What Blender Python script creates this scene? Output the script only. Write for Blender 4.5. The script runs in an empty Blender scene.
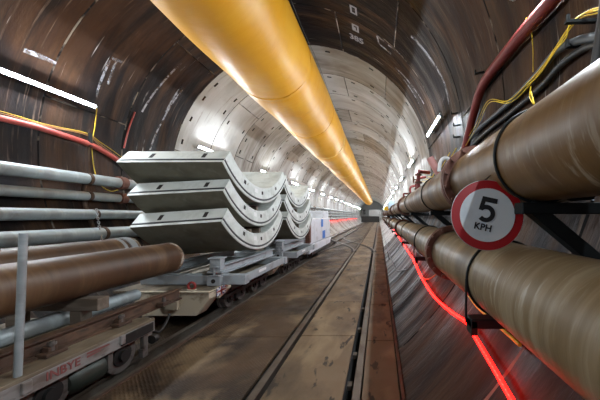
import bpy, bmesh, math, random
from math import sin, cos, pi, radians, sqrt, atan2
from mathutils import Vector, Matrix
random.seed(7)
S = bpy.context.scene
COL = S.collection
# ---------------------------------------------------------------- layout constants (metres)
R, AZ = 3.7, 2.775            # tunnel inner radius, height of its axis above the walkway
CX, CZ, F = 2.22, 1.58, 280.0  # eye point, focal length in pixels
VX, VY = 379.0, 216.0
RING, J0 = 1.57, 8.0         # ring width, joint between stained and clean rings
YN, YF = -5.0, 92.0

def wall(px, py, rad=R - 0.04):
    """point on the lining seen in that direction from the eye point"""
    dx, dz = (px - VX) / F, (VY - py) / F
    ox, oz = CX, CZ - AZ
    a = dx * dx + dz * dz; b = ox * dx + oz * dz; c = ox * ox + oz * oz - rad * rad
    t = (-b + sqrt(b * b - a * c)) / a
    return Vector((CX + dx * t, t, CZ + dz * t))

# ---------------------------------------------------------------- materials
MATS = {}
def mat(name, base, rough=0.6, metal=0.0, layers=(), bump=None, coord='Object', emit=None, spec=0.5, rough_var=None, coat=0):
    m = bpy.data.materials.new(name); m.use_nodes = True
    nt = m.node_tree; N = nt.nodes; L = nt.links
    bs = N['Principled BSDF']
    bs.inputs['Roughness'].default_value = rough
    bs.inputs['Metallic'].default_value = metal
    bs.inputs['Specular IOR Level'].default_value = spec
    bs.inputs['Coat Weight'].default_value = coat
    tc = N.new('ShaderNodeTexCoord')
    def noise(scale, detail=5, seed=0.0, dist=0.0, rg=0.55):
        mp = N.new('ShaderNodeMapping'); mp.inputs['Scale'].default_value = scale
        mp.inputs['Location'].default_value = (seed, seed * 1.7, seed * .6)
        L.new(tc.outputs[coord], mp.inputs['Vector'])
        n = N.new('ShaderNodeTexNoise'); n.inputs['Scale'].default_value = 1.0
        n.inputs['Detail'].default_value = detail; n.inputs['Roughness'].default_value = rg
        n.inputs['Distortion'].default_value = dist
        L.new(mp.outputs[0], n.inputs['Vector']); return n.outputs['Fac']
    def rng(src, lo, hi, a=0.0, b=1.0):
        r = N.new('ShaderNodeMapRange'); r.inputs[1].default_value = lo; r.inputs[2].default_value = hi
        r.inputs[3].default_value = a; r.inputs[4].default_value = b; L.new(src, r.inputs[0]); return r.outputs[0]
    def mul(a, b):
        q = N.new('ShaderNodeMath'); q.operation = 'MULTIPLY'; L.new(a, q.inputs[0]); L.new(b, q.inputs[1]); return q.outputs[0]
    rgb = N.new('ShaderNodeRGB'); rgb.outputs[0].default_value = (*base, 1); cur = rgb.outputs[0]
    for k, ly in enumerate(layers):
        col, sc, lo, hi, st = ly[:5]
        f = rng(noise(sc, 6, 3.1 * k + 1.3, 0.3), lo, hi, 0, st)
        if len(ly) > 5:   # broken up by a second noise
            sc2, lo2, hi2 = ly[5:8]
            f = mul(f, rng(noise(sc2, 4, 5.7 * k + 2.9), lo2, hi2))
        mx = N.new('ShaderNodeMix'); mx.data_type = 'RGBA'
        L.new(f, mx.inputs['Factor']); L.new(cur, mx.inputs['A']); mx.inputs['B'].default_value = (*col, 1)
        cur = mx.outputs['Result']
    L.new(cur, bs.inputs['Base Color'])
    if rough_var:
        sc, lo, hi, a, b = rough_var
        L.new(rng(noise(sc, 4, 9.0), lo, hi, a, b), bs.inputs['Roughness'])
    if bump:
        sc, st, dist = bump[:3]
        bp = N.new('ShaderNodeBump'); bp.inputs['Strength'].default_value = st; bp.inputs['Distance'].default_value = dist
        h = noise(sc, 6, 4.2)
        L.new(h, bp.inputs['Height']); L.new(bp.outputs[0], bs.inputs['Normal'])
        if len(bump) > 3:   # raised stud pattern of tread plate
            s2 = bump[3]
            mp = N.new('ShaderNodeMapping'); mp.inputs['Scale'].default_value = (s2, s2, s2); mp.inputs['Rotation'].default_value = (0, 0, .785)
            L.new(tc.outputs[coord], mp.inputs['Vector'])
            v = N.new('ShaderNodeTexVoronoi'); v.inputs['Scale'].default_value = 1.0; v.inputs['Randomness'].default_value = 0.0
            L.new(mp.outputs[0], v.inputs['Vector'])
            b2 = N.new('ShaderNodeBump'); b2.inputs['Strength'].default_value = .7; b2.inputs['Distance'].default_value = .006
            L.new(rng(v.outputs['Distance'], .2, .35, 1, 0), b2.inputs['Height']); L.new(bp.outputs[0], b2.inputs['Normal'])
            L.new(b2.outputs[0], bs.inputs['Normal'])
    if emit:
        bs.inputs['Emission Color'].default_value = (*emit[0], 1); bs.inputs['Emission Strength'].default_value = emit[1]
    MATS[name] = m
    return m

LAMP = 320.0
M_brown = mat('stained_lining', (.046, .021, .0105), .55, 0, [
    ((.0095, .0088, .0105), (.35, .6, 1), .40, .54, .92),
    ((.095, .048, .024), (.45, 2.6, 1), .46, .66, .75),
    ((.008, .006, .006), (.5, 4.5, 1), .50, .66, .75),
    ((.020, .014, .012), (.6, 16, 1), .54, .68, .5),
    ((.20, .14, .10), (.8, 20, 1), .60, .70, .75, (.8, .8, 1), .50, .62),
    ((.50, .47, .45), (.8, 20, 1), .64, .71, .9, (.7, 1.1, 1), .54, .61)],
    bump=((3, 9, 1), .6, .025), coord='UV', rough_var=((.6, 4, 1), .35, .65, .34, .7), spec=.15)
M_conc = mat('pale_lining', (.43, .425, .405), .55, 0, [
    ((.26, .24, .21), (.7, 1.1, 1), .44, .68, .8),
    ((.52, .52, .52), (.5, 3.5, 1), .50, .72, .8),
    ((.13, .09, .06), (.9, 11, 1), .55, .70, .8, (.6, .8, 1), .45, .62),
    ((.09, .06, .04), (14, 16, 1), .68, .74, .6)],
    bump=((7, 7, 1), .25, .01), coord='UV', rough_var=((1, 5, 1), .3, .7, .35, .62), spec=.4)
M_conc2 = mat('grimy_banded_lining', (.29, .275, .245), .55, 0, [  # grime and varied tone, with the lamps' light-dark ring banding painted in
    ((.15, .12, .09), (.7, 1.1, 1), .42, .64, .85),
    ((.40, .385, .36), (.5, 3.5, 1), .50, .70, .8),
    ((.09, .06, .04), (.9, 9, 1), .54, .68, .85, (.6, .8, 1), .45, .62)],
    bump=((7, 7, 1), .25, .01), coord='UV', rough_var=((1, 5, 1), .3, .7, .32, .6), spec=.4)
M_groove = mat('joint_groove', (.010, .008, .007), .8, layers=[((.36, .30, .24), (2.5, 2.5, 2.5), .50, .60, .9)])
M_groove2 = mat('pale_joint_groove', (.05, .04, .032), .8, layers=[((.42, .40, .38), (2, 2, 2), .52, .64, .8)])
M_pocket = mat('dark_recess', (.022, .017, .014), .8)
M_plate = mat('brown_deck_plate', (.070, .041, .021), .6, .0, [
    ((.026, .017, .011), (.9, .55, 1), .44, .58, .9),
    ((.19, .13, .072), (1.5, 1.1, 1), .53, .67, .85),
    ((.025, .018, .013), (7, 4, 1), .62, .70, .7)],
    bump=((30, 30, 30), .3, .004, 34), spec=.25, rough_var=((2, 2, 2), .3, .7, .38, .75))
M_plate2 = mat('dusty_deck_plate', (.130, .088, .049), .66, .0, [
    ((.23, .165, .095), (3, 1.2, 1), .48, .66, .8),
    ((.060, .042, .027), (2.2, .9, 1), .53, .66, .8),
    ((.022, .017, .012), (8, 3, 1), .61, .66, .9)],
    bump=((40, 40, 40), .3, .003), spec=.25, rough_var=((2, 2, 2), .3, .7, .45, .8))
M_black = mat('black_slot', (.006, .006, .006), .8)
M_rail = mat('worn_rail_steel', (.13, .11, .09), .42, .6, [((.07, .045, .03), (5, 3, 5), .45, .62, .8)])
M_rust = mat('rust_iron', (.075, .042, .026), .7, .2, [((.15, .085, .05), (6, 4, 6), .48, .66, .8), ((.03, .022, .018), (9, 6, 9), .55, .7, .8)], bump=((40, 40, 40), .3, .004))
M_pipe = mat('tan_stained_pipe', (.135, .073, .025), .42, .0, [
    ((.20, .125, .055), (.8, 9, 1), .47, .68, .75),
    ((.055, .030, .013), (1.6, 2.5, 1), .46, .64, .8),
    ((.34, .28, .20), (6, 34, 1), .56, .66, .75, (1.5, 1.2, 1), .46, .58)],
    bump=((3, 40, 1), .25, .004), coord='UV', rough_var=((1, 6, 1), .3, .7, .36, .6))
M_pipe2 = mat('dusty_grey_brown_pipe', (.165, .115, .056), .5, .0, [
    ((.29, .24, .155), (.8, 14, 1), .46, .66, .85),
    ((.075, .046, .021), (1.4, 3, 1), .47, .66, .8),
    ((.38, .35, .28), (4, 34, 1), .58, .68, .7, (1.2, 1, 1), .46, .62)],
    bump=((3, 40, 1), .25, .004), coord='UV', rough_var=((1, 6, 1), .3, .7, .35, .6))
M_flange = mat('rusty_red_flange', (.13, .050, .032), .6, .1, [((.24, .12, .085), (8, 8, 8), .5, .66, .8)], bump=((30, 30, 30), .3, .004))
M_wagpipe = mat('rust_brown_pipe', (.078, .038, .0165), .5, .05, [
    ((.145, .082, .038), (.6, 8, 1), .48, .68, .8), ((.035, .018, .009), (1.2, 3, 1), .5, .68, .8)],
    bump=((3, 40, 1), .25, .004), coord='UV')
M_ragged = mat('ragged_pipe_rim', (.20, .13, .08), .7, layers=[((.5, .45, .38), (14, 14, 14), .5, .6, .9), ((.07, .04, .02), (9, 9, 9), .52, .62, .9)])
M_galv = mat('grey_galvanised_pipe', (.33, .37, .38), .42, .25, [
    ((.20, .19, .17), (3, 2, 1), .5, .66, .6), ((.45, .49, .50), (2, 9, 1), .52, .7, .6)], coord='UV')
M_duct = mat('yellow_duct_fabric', (.68, .31, .012), .36, 0, [
    ((.62, .27, .012), (.7, 1.2, 1), .46, .68, .7), ((.74, .39, .035), (1.1, .9, 1), .52, .7, .6),
    ((.36, .20, .05), (3, 9, 1), .64, .74, .5, (.8, .5, 1), .5, .64)],
    bump=((1.6, 5, 1), .35, .03), coord='UV', rough_var=((1, 3, 1), .3, .7, .36, .5))
M_ductseam = mat('pale_duct_seam', (.85, .62, .25), .45)
M_ductseam2 = mat('dark_duct_seam', (.66, .31, .018), .42)
M_seg = mat('precast_concrete', (.63, .66, .62), .6, 0, [
    ((.38, .40, .36), (3, 3, 3), .46, .66, .7), ((.66, .69, .66), (8, 8, 8), .55, .7, .5),
    ((.22, .19, .12), (5, 5, 14), .63, .72, .6)], bump=((30, 30, 30), .15, .003))
M_extr = mat('shaded_olive_extrados', (.150, .142, .098), .7, 0, [  # olive as-cast face, darkened further to paint in the underside shade
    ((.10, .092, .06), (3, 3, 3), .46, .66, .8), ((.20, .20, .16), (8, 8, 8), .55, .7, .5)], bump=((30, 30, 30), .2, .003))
M_gasket = mat('black_gasket', (.012, .012, .013), .5)
M_seglbl = mat('white_paper_label', (.75, .75, .74), .6)
M_cream = mat('cream_wagon_paint', (.56, .49, .36), .55, 0, [((.20, .13, .08), (5, 5, 5), .54, .68, .8), ((.56, .51, .42), (9, 9, 9), .55, .7, .6)])
M_wagdeck = mat('worn_wagon_deck', (.155, .120, .080), .65, .1, [((.26, .215, .15), (5, 2, 5), .48, .64, .8), ((.05, .036, .025), (7, 3, 7), .56, .68, .8)])
M_wagside = mat('scuffed_wagon_side', (.24, .225, .21), .55, .1, [((.10, .07, .05), (6, 4, 9), .48, .66, .8), ((.05, .035, .03), (11, 7, 14), .6, .7, .7)])
M_dark = mat('dark_greasy_steel', (.022, .021, .020), .5, .4, [((.07, .055, .04), (8, 8, 8), .55, .7, .7)])
M_tank = mat('dull_green_cylinder', (.028, .034, .026), .45, .2)
M_wheel = mat('grey_wheel_rim', (.16, .145, .13), .45, .5, [((.05, .036, .026), (9, 9, 9), .5, .66, .8)])
M_cradle = mat('light_grey_paint', (.33, .365, .385), .5, 0, [((.20, .20, .19), (4, 4, 4), .52, .7, .7), ((.42, .45, .46), (9, 9, 9), .55, .7, .5)])
M_timber = mat('weathered_timber', (.12, .088, .062), .75, 0, [((.19, .15, .115), (3, 22, 22), .48, .68, .8)])
M_white = mat('white_loco_paint', (.66, .68, .72), .5, 0, [((.40, .39, .38), (2, 2, 4), .52, .68, .6)])
M_blue = mat('blue_sticker', (.03, .19, .62), .5)
M_redhose = mat('dull_red_hose', (.20, .026, .024), .55, 0, [((.33, .09, .075), (4, 4, 4), .5, .7, .6)])
M_redhose2 = mat('bright_red_hose', (.40, .060, .045), .42, 0, [((.50, .14, .11), (4, 4, 4), .5, .7, .6)])
M_yellow = mat('yellow_cable', (.66, .45, .02), .45)
M_orange = mat('tan_cable', (.42, .22, .08), .5)
M_cable = mat('grey_black_cable', (.085, .10, .11), .42)
M_cabledk = mat('black_cable', (.03, .034, .036), .45)
M_blk = mat('black_steel', (.009, .012, .013), .5, .3)
M_led = mat('red_rope_glow', (.8, .05, .03), .4, emit=((1.0, .004, .003), 6.0))
M_ledhot = mat('rope_bead_glow', (.9, .3, .2), .4, emit=((1.0, .012, .008), 14.0))
M_tube = mat('cool_white_tube', (.9, .95, 1), .3, emit=((.85, .93, 1.0), LAMP))
M_house = mat('lamp_grey_housing', (.30, .32, .34), .5)
M_signred = mat('sign_red', (.46, .010, .016), .4)
M_signwht = mat('sign_white', (.76, .84, .90), .45, layers=[((.48, .54, .58), (5, 5, 5), .52, .7, .5)])
M_signblk = mat('sign_black', (.012, .012, .014), .5)
M_signback = mat('sign_grey_metal', (.4, .42, .43), .4, .5)
M_chalk = mat('white_chalk', (.52, .52, .56), .8, layers=[((.25, .23, .22), (14, 14, 14), .5, .62, .8)])
for nm_ in ('white_chalk',):
    m_ = MATS[nm_]; nt_ = m_.node_tree; N_ = nt_.nodes
    tc_ = N_.new('ShaderNodeTexCoord'); no_ = N_.new('ShaderNodeTexNoise'); no_.inputs['Scale'].default_value = 6; no_.inputs['Detail'].default_value = 6
    mr_ = N_.new('ShaderNodeMapRange'); mr_.inputs[1].default_value = .32; mr_.inputs[2].default_value = .68; mr_.inputs[3].default_value = 0; mr_.inputs[4].default_value = .8
    nt_.links.new(tc_.outputs['Object'], no_.inputs['Vector']); nt_.links.new(no_.outputs['Fac'], mr_.inputs[0]); nt_.links.new(mr_.outputs[0], N_['Principled BSDF'].inputs['Alpha'])
M_paintred = mat('faded_red_paint', (.30, .035, .03), .6)
M_fade = mat('worn_red_lettering', (.20, .06, .052), .6)
M_sqpaint = mat('white_wall_paint', (.30, .29, .31), .7, layers=[((.12, .10, .09), (30, 30, 30), .55, .68, .7)])
M_navy = mat('flag_blue', (.02, .04, .24), .5)
M_pink = mat('pale_pink_plastic', (.62, .30, .28), .5)
M_chain = mat('zinc_chain', (.42, .43, .45), .35, .8)
M_ybox = mat('yellow_box_paint', (.80, .45, .01), .5)
M_cab = mat('pale_blue_cabinet', (.36, .46, .56), .5)
M_gant = mat('gantry_grey', (.30, .29, .28), .6)
M_wire = mat('wire_rope', (.10, .10, .10), .5, .5)

# ---------------------------------------------------------------- mesh builder
class MB:
    def __init__(s): s.v = []; s.f = []; s.uv = []; s.mi = []; s.sm = []
    def face(s, pts, uv=None, mi=0, smooth=False):
        n = len(s.v); s.v += [tuple(p) for p in pts]; s.f.append(tuple(range(n, n + len(pts))))
        s.uv.append(uv or [(0, 0)] * len(pts)); s.mi.append(mi); s.sm.append(smooth)
    def grid(s, P, U=None, mi=0, smooth=True, closed=False):
        """P[i][j] points sharing vertices"""
        n0 = len(s.v); a = len(P); b = len(P[0])
        for row in P: s.v += [tuple(p) for p in row]
        for i in range(a - 1):
            for j in range(b if closed else b - 1):
                k = (j + 1) % b
                s.f.append((n0 + i * b + j, n0 + i * b + k, n0 + (i + 1) * b + k, n0 + (i + 1) * b + j))
                if U:
                    du = U[i][j + 1] if closed else U[i][k]
                    du2 = U[i + 1][j + 1] if closed else U[i + 1][k]
                    s.uv.append([U[i][j], du, du2, U[i + 1][j]])
                else: s.uv.append([(0, 0)] * 4)
                s.mi.append(mi); s.sm.append(smooth)
    def box(s, c, d, rot=None, mi=0, bev=0.0):
        bm = bmesh.new(); bmesh.ops.create_cube(bm, size=1.0)
        for v in bm.verts: v.co = Vector((v.co.x * d[0], v.co.y * d[1], v.co.z * d[2]))
        if bev: bmesh.ops.bevel(bm, geom=bm.edges[:], offset=bev, segments=2, affect='EDGES', profile=.5)
        Mx = Matrix.Translation(c) @ (rot.to_4x4() if rot else Matrix.Identity(4))
        n0 = len(s.v)
        bm.verts.ensure_lookup_table()
        for v in bm.verts: s.v.append(tuple(Mx @ v.co))
        for f in bm.faces:
            s.f.append(tuple(n0 + v.index for v in f.verts)); s.mi.append(mi); s.sm.append(False)
            s.uv.append([(0, 0)] * len(f.verts))
        bm.free(); return s
    def beam(s, p0, p1, w, h, mi=0, bev=0.0):
        p0, p1 = Vector(p0), Vector(p1); d = p1 - p0
        q = d.to_track_quat('Y', 'Z').to_matrix()
        return s.box((p0 + p1) / 2, (w, d.length, h), q, mi, bev)
    def tube(s, pts, r, n=12, caps=True, mi=0, smooth=True):
        pts = [Vector(p) for p in pts]; rs = r if isinstance(r, (list, tuple)) else [r] * len(pts)
        t0 = (pts[1] - pts[0]).normalized()
        up = Vector((0, 0, 1)) if abs(t0.z) < .9 else Vector((1, 0, 0))
        nrm = (up - t0 * up.dot(t0)).normalized()
        P, U, L = [], [], 0.0
        for i, p in enumerate(pts):
            t = (pts[min(i + 1, len(pts) - 1)] - pts[max(i - 1, 0)]).normalized()
            nrm = (nrm - t * nrm.dot(t)).normalized(); b = t.cross(nrm)
            if i: L += (p - pts[i - 1]).length
            P.append([p + (nrm * cos(2 * pi * k / n) + b * sin(2 * pi * k / n)) * rs[i] for k in range(n)])
            U.append([(k / n * 2 * pi * max(rs), L) for k in range(n + 1)])
        s.grid(P, U, mi, smooth, True)
        if caps: s.face(P[0][::-1], None, mi); s.face(P[-1], None, mi)
        return s
    def cyl(s, p0, p1, r, n=24, mi=0, caps=True): return s.tube([p0, p1], r, n, caps, mi)
    def ring(s, p0, p1, ri, ro, n=32, mi=0):
        """hollow collar between two points"""
        p0, p1 = Vector(p0), Vector(p1); t = (p1 - p0).normalized()
        up = Vector((0, 0, 1)) if abs(t.z) < .9 else Vector((1, 0, 0))
        a = (up - t * up.dot(t)).normalized(); b = t.cross(a)
        c = lambda p, r: [p + (a * cos(2 * pi * k / n) + b * sin(2 * pi * k / n)) * r for k in range(n)]
        rows = [c(p0, ri), c(p0, ro), c(p1, ro), c(p1, ri), c(p0, ri)]
        for i in range(4): s.grid([rows[i], rows[i + 1]], None, mi, i in (1, 3), True)
        return s
    def torus(s, c, axis, ro, r, n=24, m=8, mi=0, a0=0, a1=2 * pi):
        axis = Vector(axis).normalized()
        up = Vector((0, 0, 1)) if abs(axis.z) < .9 else Vector((1, 0, 0))
        a = (up - axis * up.dot(axis)).normalized(); b = axis.cross(a)
        full = abs(a1 - a0 - 2 * pi) < 1e-6
        pts = [Vector(c) + (a * cos(a0 + (a1 - a0) * k / n) + b * sin(a0 + (a1 - a0) * k / n)) * ro for k in range(n + 1)]
        return s.tube(pts, r, m, not full, mi)
    def sweep(s, prof, path, mi=0):
        """closed profile (x across, z up) swept along a near-level path"""
        path = [Vector(p) for p in path]; P = []
        for i, p in enumerate(path):
            t = path[min(i + 1, len(path) - 1)] - path[max(i - 1, 0)]; t.z = 0; t.normalize()
            side = Vector((t.y, -t.x, 0))
            P.append([p + side * x + Vector((0, 0, z)) for x, z in prof])
        n = len(prof)
        for k in range(n):
            s.grid([[row[k], row[(k + 1) % n]] for row in P], None, mi, False)
        s.face(P[0], None, mi); s.face(P[-1][::-1], None, mi); return s
    def build(s, name, mats, parent=None):
        me = bpy.data.meshes.new(name); me.from_pydata(s.v, [], s.f)
        uvl = me.uv_layers.new(name='UVMap')
        flat = [c for f in s.uv for uv in f for c in uv]
        uvl.data.foreach_set('uv', flat)
        for m in (mats if isinstance(mats, (list, tuple)) else [mats]): me.materials.append(m)
        me.polygons.foreach_set('material_index', s.mi); me.polygons.foreach_set('use_smooth', s.sm)
        me.validate(); me.update()
        bm = bmesh.new(); bm.from_mesh(me); bmesh.ops.recalc_face_normals(bm, faces=bm.faces[:]) if name not in ('ceiling', 'wall_left', 'wall_right') else None
        bm.to_mesh(me); bm.free()
        o = bpy.data.objects.new(name, me); COL.objects.link(o)
        if parent is not None:
            o.parent = parent
        return o

def tag(o, label, cat, group=None, kind=None):
    o['label'] = label; o['category'] = cat
    if group: o['group'] = group
    if kind: o['kind'] = kind
    return o
def struct(o): o['kind'] = 'structure'; return o
def thing(name, label, cat, loc=(0, 0, 0), group=None):
    o = bpy.data.objects.new(name, None); COL.objects.link(o); o.location = loc; o.empty_display_size = .1
    return tag(o, label, cat, group)
def copy_tree(o, parent=None):
    c = o.copy(); COL.objects.link(c); c.parent = parent
    for ch in list(o.children): copy_tree(ch, c)
    return c
def dup(o, loc, label, group=None):
    c = copy_tree(o); c.location = loc; c['label'] = label
    if group: c['group'] = group
    elif 'group' in c: del c['group']
    return c
def smooth_path(pts, n=8):
    """Catmull-Rom through points"""
    p = [Vector(q) for q in pts]; p = [2 * p[0] - p[1]] + p + [2 * p[-1] - p[-2]]; out = []
    for i in range(1, len(p) - 2):
        for k in range(n):
            t = k / n
            out.append(.5 * ((2 * p[i]) + (p[i + 1] - p[i - 1]) * t + (2 * p[i - 1] - 5 * p[i] + 4 * p[i + 1] - p[i + 2]) * t * t + (3 * p[i] - p[i - 1] - 3 * p[i + 1] + p[i + 2]) * t ** 3))
    out.append(p[-2]); return out

# ---------------------------------------------------------------- lining rings (room shell)
def polar(th, y, r): return Vector((r * sin(th), y, AZ + r * cos(th)))   # th from crown, + to the right
def lining(name, tA, tB):
    mb = MB(); y = J0 - RING * 9; k = -9
    while y < YF:
        y0, y1 = y, y + RING; mid = 0 if y0 < J0 - .01 else 1
        off = radians(17 if k % 2 else -14) + radians((k * 37) % 11 - 5)
        cuts = sorted(c for c in [off + radians(60) * q for q in range(-4, 5)] if tA + .02 < c < tB - .02)
        edges = [tA] + cuts + [tB]; g = .014; gd = .035
        for a, b in zip(edges, edges[1:]):
            ga = g / R if a != tA else 0; gb = g / R if b != tB else 0
            A, B = a + ga, b - gb; Y0, Y1 = y0 + g, y1 - g
            steps = max(1, int((B - A) / radians(4)))
            pk = []     # pockets: theta centre, half theta, y centre, half y
            if B - A > .25 and mid == 1:
                w = B - A
                for fr in (.14, .5, .86):
                    th = A + w * fr
                    if th - .04 > A and th + .04 < B:
                        pk.append((th, .020, Y0 + .22, .035)); 
                        if fr != .5: pk.append((th, .020, Y1 - .22, .035))
                if w > .6 and (k + int(a * 9)) % 3 == 0: pk.append((A + w * .32, .034, (Y0 + Y1) / 2, .085))
            tk = sorted(set([round(A + (B - A) * q / steps, 5) for q in range(steps + 1)] + [round(p[0] + sg * p[1], 5) for p in pk for sg in (-1, 1)]))
            yk = sorted(set([Y0, (Y0 + Y1) / 2, Y1] + [round(p[2] + sg * p[3], 5) for p in pk for sg in (-1, 1)]))
            base = len(mb.v)
            for t in tk:
                for q in yk: mb.v.append(tuple(polar(t, q, R)))
            nb = len(yk)
            for i in range(len(tk) - 1):
                for j in range(nb - 1):
                    tm, ym = (tk[i] + tk[i + 1]) / 2, (yk[j] + yk[j + 1]) / 2
                    inp = any(abs(tm - p[0]) < p[1] and abs(ym - p[2]) < p[3] for p in pk)
                    if inp:
                        c = [(tk[i], yk[j]), (tk[i + 1], yk[j]), (tk[i + 1], yk[j + 1]), (tk[i], yk[j + 1])]
                        mb.face([polar(*p, R + .055) for p in c], None, 3)
                        for u in range(4):
                            p, q2 = c[u], c[(u + 1) % 4]
                            mb.face([polar(*p, R), polar(*q2, R), polar(*q2, R + .055), polar(*p, R + .055)], None, 3)
                        continue
                    mb.f.append((base + i * nb + j, base + (i + 1) * nb + j, base + (i + 1) * nb + j + 1, base + i * nb + j + 1))
                    uvp = lambda t, q: (t * R + 50, q)
                    mb.uv.append([uvp(tk[i], yk[j]), uvp(tk[i + 1], yk[j]), uvp(tk[i + 1], yk[j + 1]), uvp(tk[i], yk[j + 1])])
                    mm = mid if mid == 0 else (5 if (k * 5 + int((a + 9) * 7)) % 4 in (0, 2) and k % 3 != 1 else 1)
                    if name == 'wall_right' and tm > radians(94) and y0 < 14: mm = 0
                    mb.mi.append(mm); mb.sm.append(True)
            gm = 2 if mid == 0 else 4
            for q in range(steps):       # ring joint grooves
                t0 = A + (B - A) * q / steps; t1 = A + (B - A) * (q + 1) / steps
                mb.face([polar(t0, Y1, R), polar(t1, Y1, R), polar(t1, y1, R + gd), polar(t0, y1, R + gd)], None, gm)
                mb.face([polar(t0, Y0, R), polar(t1, Y0, R), polar(t1, y0, R + gd), polar(t0, y0, R + gd)], None, gm)
            for (e, c) in ((A, a), (B, b)):
                if e != c: mb.face([polar(e, y0, R), polar(e, y1, R), polar(c, y1, R + gd), polar(c, y0, R + gd)], None, gm)
        y += RING; k += 1
    o = mb.build(name, [M_brown, M_conc, M_groove, M_pocket, M_groove2, M_conc2]); return struct(o)
lining('ceiling', radians(-48), radians(48))
lining('wall_right', radians(48), radians(152))
lining('wall_left', radians(-152), radians(-48))

b = MB().cyl((0, YF - .3, AZ), (0, YF - .1, AZ), R, 64); struct(b.build('end_blocker', M_conc))  # added disc blocks the world background; the tunnel itself runs on
# ---------------------------------------------------------------- floor plates, slots, trough
def strip(x0, x1, y0, y1, seams, m, z=0.0, t=.03):
    mb = MB(); ys = [y0] + [s_ for s_ in seams if y0 < s_ < y1] + [y1]
    for a, b in zip(ys, ys[1:]):
        mb.box(((x0 + x1) / 2, (a + b) / 2, z - t / 2), (x1 - x0, b - a - .012, t), None, 0, .003)
    return struct(mb.build('floor', m))
se = lambda s0, st: [s0 + st * k for k in range(-6, 60)]
strip(-.20, 1.035, YN, YF, se(3.66, 1.95), M_plate)
strip(1.195, 1.90, YN, YF, se(3.70, 1.46), M_plate2)
strip(2.07, 2.405, YN, YF, se(3.55, 1.46), M_plate2)
b = MB().box((1.1, (YN + YF) / 2, -.20), (2.62, YF - YN, .04)); struct(b.build('floor', M_black))
b = MB().box((-1.35, (YN + YF) / 2, -.225), (2.3, YF - YN, .04)); struct(b.build('floor', M_plate))
b = MB().box((-.235, (YN + YF) / 2, -.09), (.05, YF - YN, .17)).box((-.215, (YN + YF) / 2, .004), (.035, YF - YN, .012))
struct(b.build('trim_1', M_rust))
b = MB().box((2.43, (YN + YF) / 2, -.06), (.03, YF - YN, .16)); struct(b.build('trim_2', M_rust))

RP = [(-.035, .0), (.035, .0), (.035, -.03), (.012, -.045), (.012, -.12), (.06, -.135), (.06, -.15), (-.06, -.15), (-.06, -.135), (-.012, -.12), (-.012, -.045), (-.035, -.03)]
def rail(path, label, z=.012):
    o = MB().sweep(RP, [(x, y, z) for x, y in path]).build('running_rail', M_rail)
    return tag(o, label, 'rail')
ys = [YN, 0, 10, 30, 71.2]
rail([(1.12, y) for y in ys], 'left-hand rail of the straight track in the middle of the walkway plates')
rail([(2.02, y) for y in ys], 'right-hand rail of the straight track, beside the black slot and walkway edge')
rail([(-.57, y) for y in ys], 'rail under the wagons on the side nearest the walkway', -.045)
rail([(-1.47, y) for y in ys], 'rail under the wagons on the side nearest the left wall', -.045)
def curve(xa, xb, y0, y1, n=18):
    out = []
    for k in range(n + 1):
        t = k / n; e = t * t * (3 - 2 * t); out.append((xa + (xb - xa) * e, y0 + (y1 - y0) * t))
    return out
for cv in ((1.12, -1.25, 12.2, 20.5), (2.02, -.30, 12.2, 20.5), (-.35, 1.12, 11.6, 21)):
    struct(MB().sweep([(-.13, .0), (.10, .0), (.10, -.01), (-.13, -.01)], [(x, y, .008) for x, y in curve(*cv)]).build('groove_shade', M_black))  # flat black strips paint in the dark of open flangeway grooves
rail(curve(1.12, -1.25, 12.2, 20.5), 'left curved crossover rail veering toward the wagons', .035)
rail(curve(2.02, -.30, 12.2, 20.5), 'right curved crossover rail veering toward the wagons', .035)
rail(curve(-.35, 1.12, 11.6, 21), 'crossover rail curving from the wagon side to the straight track', .032)
# sleeper fastening blocks seen in the slot beside the right rail
for k, yy in enumerate((2.75, 3.35, 4.1, 5.0)):
    o = MB().box((1.935, yy, -.09), (.055, .08, .05), None, 0, .006).build('rail_clip', M_rail)
    tag(o, ['steel rail clip in the black slot nearest the bottom of the picture', 'second rail clip along the black slot beside the right rail', 'third rail clip along the black slot beside the right rail', 'farthest rail clip in the black slot beside the right rail'][k], 'rail clip', 'clips in the rail slot')

# ---------------------------------------------------------------- duct
DX, DZ, DR = -.37, 5.32, .96
duct = thing('ventilation_duct', 'large yellow fabric ventilation duct hung under the tunnel crown', 'ventilation duct', (DX, 0, DZ))
mb = MB(); P, U = [], []; n = 64; y = YN; L = 0
seams = [3.35 * k + .05 for k in range(-1, 22)]
while y < 71.5:
    row, ur = [], []
    sag = .02 * sin(y * .8) + .012 * sin(y * 2.1 + 1)
    q = min(abs(y - s_) for s_ in seams); pinch = -.022 * math.exp(-(q / .10) ** 2)
    for k in range(n):
        a = 2 * pi * k / n
        rr = DR + pinch + .006 * sin(3 * a + y * 1.3) + .004 * sin(7 * a - y * 2.7) + .007 * sin(2 * a + y * .55)
        row.append((rr * sin(a), y, rr * cos(a) + sag))
    P.append(row); U.append([(k / n * 2 * pi * DR, y) for k in range(n + 1)])
    y += .08 if y < 20 else .3
mb.grid(P, U, 0, True, True); mb.build('duct_sleeve', M_duct, duct)
for i, s_ in enumerate(seams):
    if s_ > 36: break
    w = .03 if i % 3 else .05
    zz = .02 * sin(s_ * .8) + .012 * sin(s_ * 2.1 + 1)
    MB().ring((0, s_ - w, zz), (0, s_ + w, zz), DR - .03, DR - .002, 64).build('seam_band', M_ductseam if abs(s_ - 13.45) < .2 or i == 7 else M_ductseam2, duct)
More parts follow.
